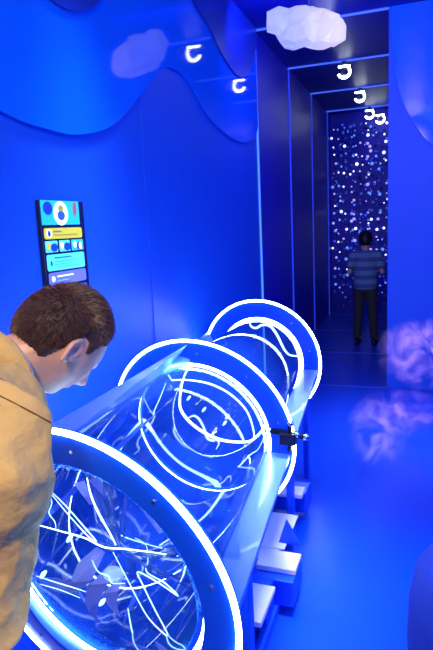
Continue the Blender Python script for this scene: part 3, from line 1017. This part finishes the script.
    for sd in ('l', 'r'):
        hp, kn, an = L(J[sd + 'hp']), L(J[sd + 'kn']), L(J[sd + 'an'])
        limb(bm, [hp, hp.lerp(kn, 0.5), kn, kn.lerp(an, 0.4), an.lerp(kn, 0.04)], [0.098 * sc, 0.09 * sc, 0.074 * sc, 0.07 * sc, 0.058 * sc], cap=0.2)
    t = link('trousers', bm, mats['trousers'], root, smooth=True)
    m = t.modifiers.new('remesh', 'REMESH'); m.mode = 'VOXEL'; m.voxel_size = 0.011; m.use_smooth_shade = True
    m = t.modifiers.new('smooth', 'SMOOTH'); m.iterations = 4
    for sd in ('l', 'r'):
        an = L(J[sd + 'an'])
        bm = bmesh.new()
        g0 = Vector((an.x, an.y, 0))
        s_ = Rt
        rg = [(g0 - F * 0.075 * sc + Vector((0, 0, 0.045)), s_ * 0.030 * sc, Vector((0, 0, 0.040))),
              (g0 - F * 0.02 * sc + Vector((0, 0, 0.055)), s_ * 0.042 * sc, Vector((0, 0, 0.052))),
              (g0 + F * 0.06 * sc + Vector((0, 0, 0.042)), s_ * 0.046 * sc, Vector((0, 0, 0.038))),
              (g0 + F * 0.13 * sc + Vector((0, 0, 0.032)), s_ * 0.050 * sc, Vector((0, 0, 0.029))),
              (g0 + F * 0.175 * sc + Vector((0, 0, 0.028)), s_ * 0.040 * sc, Vector((0, 0, 0.025)))]
        loft(bm, rg, 20, 0.7)
        for v in bm.verts: v.co.z = max(v.co.z, 0.003)
        link('shoe', bm, mats['shoe'], root, smooth=True)
    return root, HM, L, neck, hip, up, fr, scalp, g


skin = mat('skin', (0.62, 0.36, 0.26), 0.45, var=0.06, vscale=30, bump=0.08, bscale=220)
skin.node_tree.nodes['Principled BSDF'].inputs['Subsurface Weight'].default_value = 0.08
skin.node_tree.nodes['Principled BSDF'].inputs['Subsurface Radius'].default_value = (0.01, 0.004, 0.002)
jacket = mat('tan twill', (0.62, 0.43, 0.14), 0.8, bump=0.7, bscale=11, bdist=0.03, var=0.05, sheen=0.2)
hair_m = mat('short brown hair', (0.05, 0.02, 0.012), 0.6, var=0.3, vscale=60, bump=0.8, bscale=180, bdist=0.003)
hair_m2 = mat('brown hair tufts', (0.13, 0.055, 0.032), 0.5, var=0.35, vscale=90)
eye_m = mat('eye white', (0.85, 0.85, 0.85), 0.15)
iris_m = mat('iris', (0.06, 0.10, 0.14), 0.15)

F = Vector((0.44, 0.90, 0)).normalized()
HF = Vector((0.36, 0.93, 0)).normalized()
HR = Vector((HF.y, -HF.x, 0))
Rt = Vector((F.y, -F.x, 0))
Zv = Vector((0, 0, 1))
Hc = Vector((-0.783, 1.095, 1.512))
pit = math.radians(56)
hf = (HF * math.cos(pit) - Zv * math.sin(pit))
hu = (Zv * math.cos(pit) + HF * math.sin(pit))
roll = math.radians(0)
S = Hc - F * 0.195 - Zv * 0.085 - Rt * 0.045
hip = S - F * 0.38 - Zv * 0.45
rsh = S + Rt * 0.235 - Zv * 0.05 - F * 0.04
lsh = S - Rt * 0.185 - Zv * 0.03
rel = rsh - Zv * 0.28 - F * 0.045 - Rt * 0.015
lel = lsh - Zv * 0.27 - F * 0.10
J = dict(base=(hip.x, hip.y, 0), F=F, R=Rt, head=Hc, head_axes=(hf, HR, hu), hs=1.11, neck=S + Zv * 0.035 + F * 0.04, hip=hip,
         rsh=rsh, rel=rel, rwr=rel - F * 0.05 - Zv * 0.25 - Rt * 0.02, lsh=lsh, lel=lel, lwr=lel - F * 0.04 - Zv * 0.24,
         rhand=(-F * 0.35 - Zv, -Rt, F), lhand=(F * 0.25 - Zv, Rt, F),
         rhp=hip + Rt * 0.085 - Zv * 0.05, lhp=hip - Rt * 0.085 - Zv * 0.05,
         rkn=hip + Rt * 0.09 - Zv * 0.44 + F * 0.02, lkn=hip - Rt * 0.09 - Zv * 0.44 + F * 0.02,
         ran=Vector((hip.x, hip.y, 0.095)) + Rt * 0.10, lan=Vector((hip.x, hip.y, 0.095)) - Rt * 0.10)
res = person('person', 'short-haired man in a tan jacket bending over the near neon hoop', J,
             dict(skin=skin, top=jacket, trousers=mat('navy denim', (0.02, 0.03, 0.09), 0.8, bump=0.3, bscale=300), shoe=mat('brown leather shoe', (0.08, 0.04, 0.02), 0.4), hair=hair_m, hair2=hair_m2),
             dict(voxel=0.0045, eye=eye_m, iris=iris_m, ease=0.012, sleeve='long', top_name='jacket', spikes=14000, folds=((0.15, 0.045), (0.15, -0.035)), hair_t=0.006))
root, HM, L, neck, hipL, up, fr, scalp, jk = res
# jacket collar, shirt collar, yoke seam
bm = bmesh.new()
cn = neck + up * 0.005
hb = HM @ Vector((0, -0.03, -0.10))
cdir = (hb - cn).normalized()
cs = Rt
cf = cs.cross(cdir).normalized() * -1
n = 40
rows = []
for rr, hh in ((0.082, -0.02), (0.076, 0.028), (0.080, 0.045), (0.086, 0.042), (0.094, 0.0), (0.104, -0.028)):
    rows.append([bm.verts.new(cn + cdir * (hh + 0.008 * math.cos(2 * PI * k / n)) + (cs * math.cos(2 * PI * k / n) + cf * math.sin(2 * PI * k / n)) * rr) for k in range(n)])
for q in range(len(rows) - 1):
    for k in range(n):
        bm.faces.new((rows[q][k], rows[q][(k + 1) % n], rows[q + 1][(k + 1) % n], rows[q + 1][k]))
co = link('jacket_collar', bm, jacket, root, smooth=True)
so = co.modifiers.new('solid', 'SOLIDIFY'); so.thickness = 0.003
bm = bmesh.new()
rows = []
for rr, hh in ((0.071, -0.02), (0.067, 0.035), (0.068, 0.056), (0.072, 0.052)):
    rows.append([bm.verts.new(cn + cdir * (hh + 0.006 * math.cos(2 * PI * k / n)) + (cs * math.cos(2 * PI * k / n) + cf * math.sin(2 * PI * k / n)) * rr) for k in range(n)])
for q in range(len(rows) - 1):
    for k in range(n):
        bm.faces.new((rows[q][k], rows[q][(k + 1) % n], rows[q + 1][(k + 1) % n], rows[q + 1][k]))
co = link('shirt_collar', bm, mat('white cotton', (0.8, 0.82, 0.85), 0.7), root, smooth=True)
co['label'] = 'white shirt collar'

from mathutils.bvhtree import BVHTree
dg = bpy.context.evaluated_depsgraph_get()
tree = BVHTree.FromObject(jk, dg)


def seam(c, u, v, a0, a1, n=60):
    pts = []
    for k in range(n + 1):
        t = math.radians(a0 + (a1 - a0) * k / n)
        d = u * math.cos(t) + v * math.sin(t)
        h = tree.ray_cast(c + d * 0.6, -d)
        if h[0] is not None: pts.append(h[0] + d * 0.0008)
    if len(pts) > 3:
        bm = bmesh.new()
        sweep(bm, pts, 0.0016, n=6)
        link('seam', bm, mat('dark stitching', (0.16, 0.09, 0.03), 0.8), jk)


cy = neck - up * 0.05
seam(cy, Rt, -fr, -30, 210)
rs = L(rsh)
seam(rs - Rt * 0.035, fr, Zv, -100, 200)

# far visitor, seen from behind in the dark corridor
F2 = Vector((0.05, 1, 0)).normalized()
R2 = Vector((F2.y, -F2.x, 0))
s2 = 0.90
B2 = Vector((-0.73, 8.15, 0))
hip2 = B2 + Zv * 0.86
nk2 = B2 + Zv * 1.32 + F2 * 0.01
hc2 = B2 + Zv * 1.475 + F2 * 0.03


def arm2(sg):
    sh = nk2 + R2 * sg * 0.165 - Zv * 0.055
    el = sh - Zv * 0.24 + R2 * sg * 0.06
    wr = el + F2 * 0.19 + Zv * 0.06 - R2 * sg * 0.05
    return sh, el, wr


a_r, a_l = arm2(1), arm2(-1)
hd2 = F2 * 0.9 + Zv * 0.4
J2 = dict(base=B2, F=F2, R=R2, head=hc2, head_axes=((F2 - Zv * 0.05).normalized(), R2, Zv), hs=0.93, s=s2, neck=nk2, hip=hip2,
          rsh=a_r[0], rel=a_r[1], rwr=a_r[2], lsh=a_l[0], lel=a_l[1], lwr=a_l[2],
          rhand=(hd2, -R2, Zv), lhand=(hd2, R2, Zv),
          rhp=hip2 + R2 * 0.08 - Zv * 0.04, lhp=hip2 - R2 * 0.08 - Zv * 0.04,
          rkn=B2 + R2 * 0.10 + Zv * 0.46, lkn=B2 - R2 * 0.10 + Zv * 0.46,
          ran=B2 + R2 * 0.12 + Zv * 0.09, lan=B2 - R2 * 0.12 + Zv * 0.09)
tee = mat('pale blue striped cotton', (0.42, 0.55, 0.62), 0.8)
N, Lk = nodes(tee)
wv = N.new('ShaderNodeTexWave'); wv.bands_direction = 'Z'; wv.inputs['Scale'].default_value = 2.6
tcn = N.new('ShaderNodeTexCoord'); Lk.new(tcn.outputs['Object'], wv.inputs['Vector'])
cr = N.new('ShaderNodeValToRGB')
cr.color_ramp.elements[0].position = 0.4; cr.color_ramp.elements[0].color = (0.06, 0.13, 0.26, 1)
cr.color_ramp.elements[1].position = 0.55; cr.color_ramp.elements[1].color = (0.14, 0.28, 0.4, 1)
Lk.new(wv.outputs['Fac'], cr.inputs['Fac']); Lk.new(cr.outputs['Color'], N['Principled BSDF'].inputs['Base Color'])
person('person', 'small dark figure in a pale striped t-shirt standing far down the corridor', J2,
       dict(skin=skin, top=tee, trousers=mat('dark olive trousers', (0.03, 0.035, 0.04), 0.8), shoe=mat('black shoe', (0.01, 0.01, 0.01), 0.5), hair=mat('black hair', (0.006, 0.005, 0.006), 0.5), hair2=hair_m2),
       dict(voxel=0.008, eye=eye_m, iris=iris_m, ease=0.008, sleeve='short', top_name='t_shirt', hair_t=0.022))

# ------------------------------------------------------------------ rounded dark pouf, right foreground
bm = bmesh.new()
PC = Vector((0.33, 2.0, 0))
prof = [(0.0, 0.0), (0.30, 0.0), (0.335, 0.015), (0.355, 0.06), (0.36, 0.15), (0.355, 0.25), (0.335, 0.32), (0.29, 0.365), (0.20, 0.385), (0.0, 0.39)]
n = 64
rows = [[bm.verts.new((r * math.cos(2 * PI * k / n), r * math.sin(2 * PI * k / n), z * 1.5)) for k in range(n)] for r, z in prof[1:-1]]
for q in range(len(rows) - 1):
    for k in range(n):
        bm.faces.new((rows[q][k], rows[q][(k + 1) % n], rows[q + 1][(k + 1) % n], rows[q + 1][k]))
bm.faces.new(rows[0][::-1]); bm.faces.new(rows[-1])
po = link('pouf', bm, mat('dark blue velvet', (0.003, 0.030, 0.30), 0.8, bump=0.1, bscale=200), None, True, PC)
tag(po, 'round dark blue pouf on the floor at the lower right corner', 'pouf')


# ------------------------------------------------------------------ mist drifting over the floor
def mist(name, c, rad, dens, seed, label, scale=4.0):
    bm = bmesh.new()
    bmesh.ops.create_icosphere(bm, subdivisions=3, radius=1.0)
    for v in bm.verts:
        v.co = Vector((v.co.x * rad[0], v.co.y * rad[1], v.co.z * rad[2]))
    m = bpy.data.materials.new('drifting mist')
    m.use_nodes = True
    N, L = nodes(m)
    N.remove(N['Principled BSDF'])
    vs = N.new('ShaderNodeVolumeScatter')
    vs.inputs['Color'].default_value = (1.0, 0.86, 0.95, 1)
    vs.inputs['Anisotropy'].default_value = 0.1
    tc = N.new('ShaderNodeTexCoord')
    mp = N.new('ShaderNodeMapping')
    mp.inputs['Location'].default_value = (seed * 3.1, seed * 1.7, seed * 2.3)
    nz = N.new('ShaderNodeTexNoise')
    nz.inputs['Scale'].default_value = scale
    nz.inputs['Detail'].default_value = 8
    nz.inputs['Roughness'].default_value = 0.62
    nz.inputs['Distortion'].default_value = 0.7
    L.new(tc.outputs['Object'], mp.inputs[0]); L.new(mp.outputs[0], nz.inputs['Vector'])
    r = N.new('ShaderNodeMapRange')
    r.inputs[1].default_value = 0.53; r.inputs[2].default_value = 0.74
    L.new(nz.outputs['Fac'], r.inputs[0])
    # soft falloff towards the puff's edge
    sc = N.new('ShaderNodeVectorMath'); sc.operation = 'MULTIPLY'
    sc.inputs[1].default_value = (1 / rad[0], 1 / rad[1], 1 / rad[2])
    L.new(tc.outputs['Object'], sc.inputs[0])
    ln = N.new('ShaderNodeVectorMath'); ln.operation = 'LENGTH'
    L.new(sc.outputs[0], ln.inputs[0])
    f = N.new('ShaderNodeMapRange')
    f.inputs[1].default_value = 1.0; f.inputs[2].default_value = 0.25
    L.new(ln.outputs['Value'], f.inputs[0])
    mu = N.new('ShaderNodeMath'); mu.operation = 'MULTIPLY'
    L.new(r.outputs[0], mu.inputs[0]); L.new(f.outputs[0], mu.inputs[1])
    m2 = N.new('ShaderNodeMath'); m2.operation = 'MULTIPLY'; m2.inputs[1].default_value = dens
    L.new(mu.outputs[0], m2.inputs[0])
    L.new(m2.outputs[0], vs.inputs['Density'])
    L.new(vs.outputs[0], N['Material Output'].inputs['Volume'])
    o = link(name, bm, m, None, True, c)
    tag(o, label, 'mist', None, 'stuff')
    return o


mist('mist', (0.05, 4.95, 0.62), (0.42, 0.35, 0.32), 22, 1, 'pinkish wisp of mist beside the corridor mouth at the right edge', 5)
mist('mist', (-0.28, 3.85, 0.30), (0.22, 0.22, 0.26), 22, 2, 'lilac puff of mist low over the blue floor', 6)
mist('mist', (-0.12, 4.6, 0.2), (0.42, 0.3, 0.19), 12, 4, 'faint trail of mist between the two larger puffs', 6)
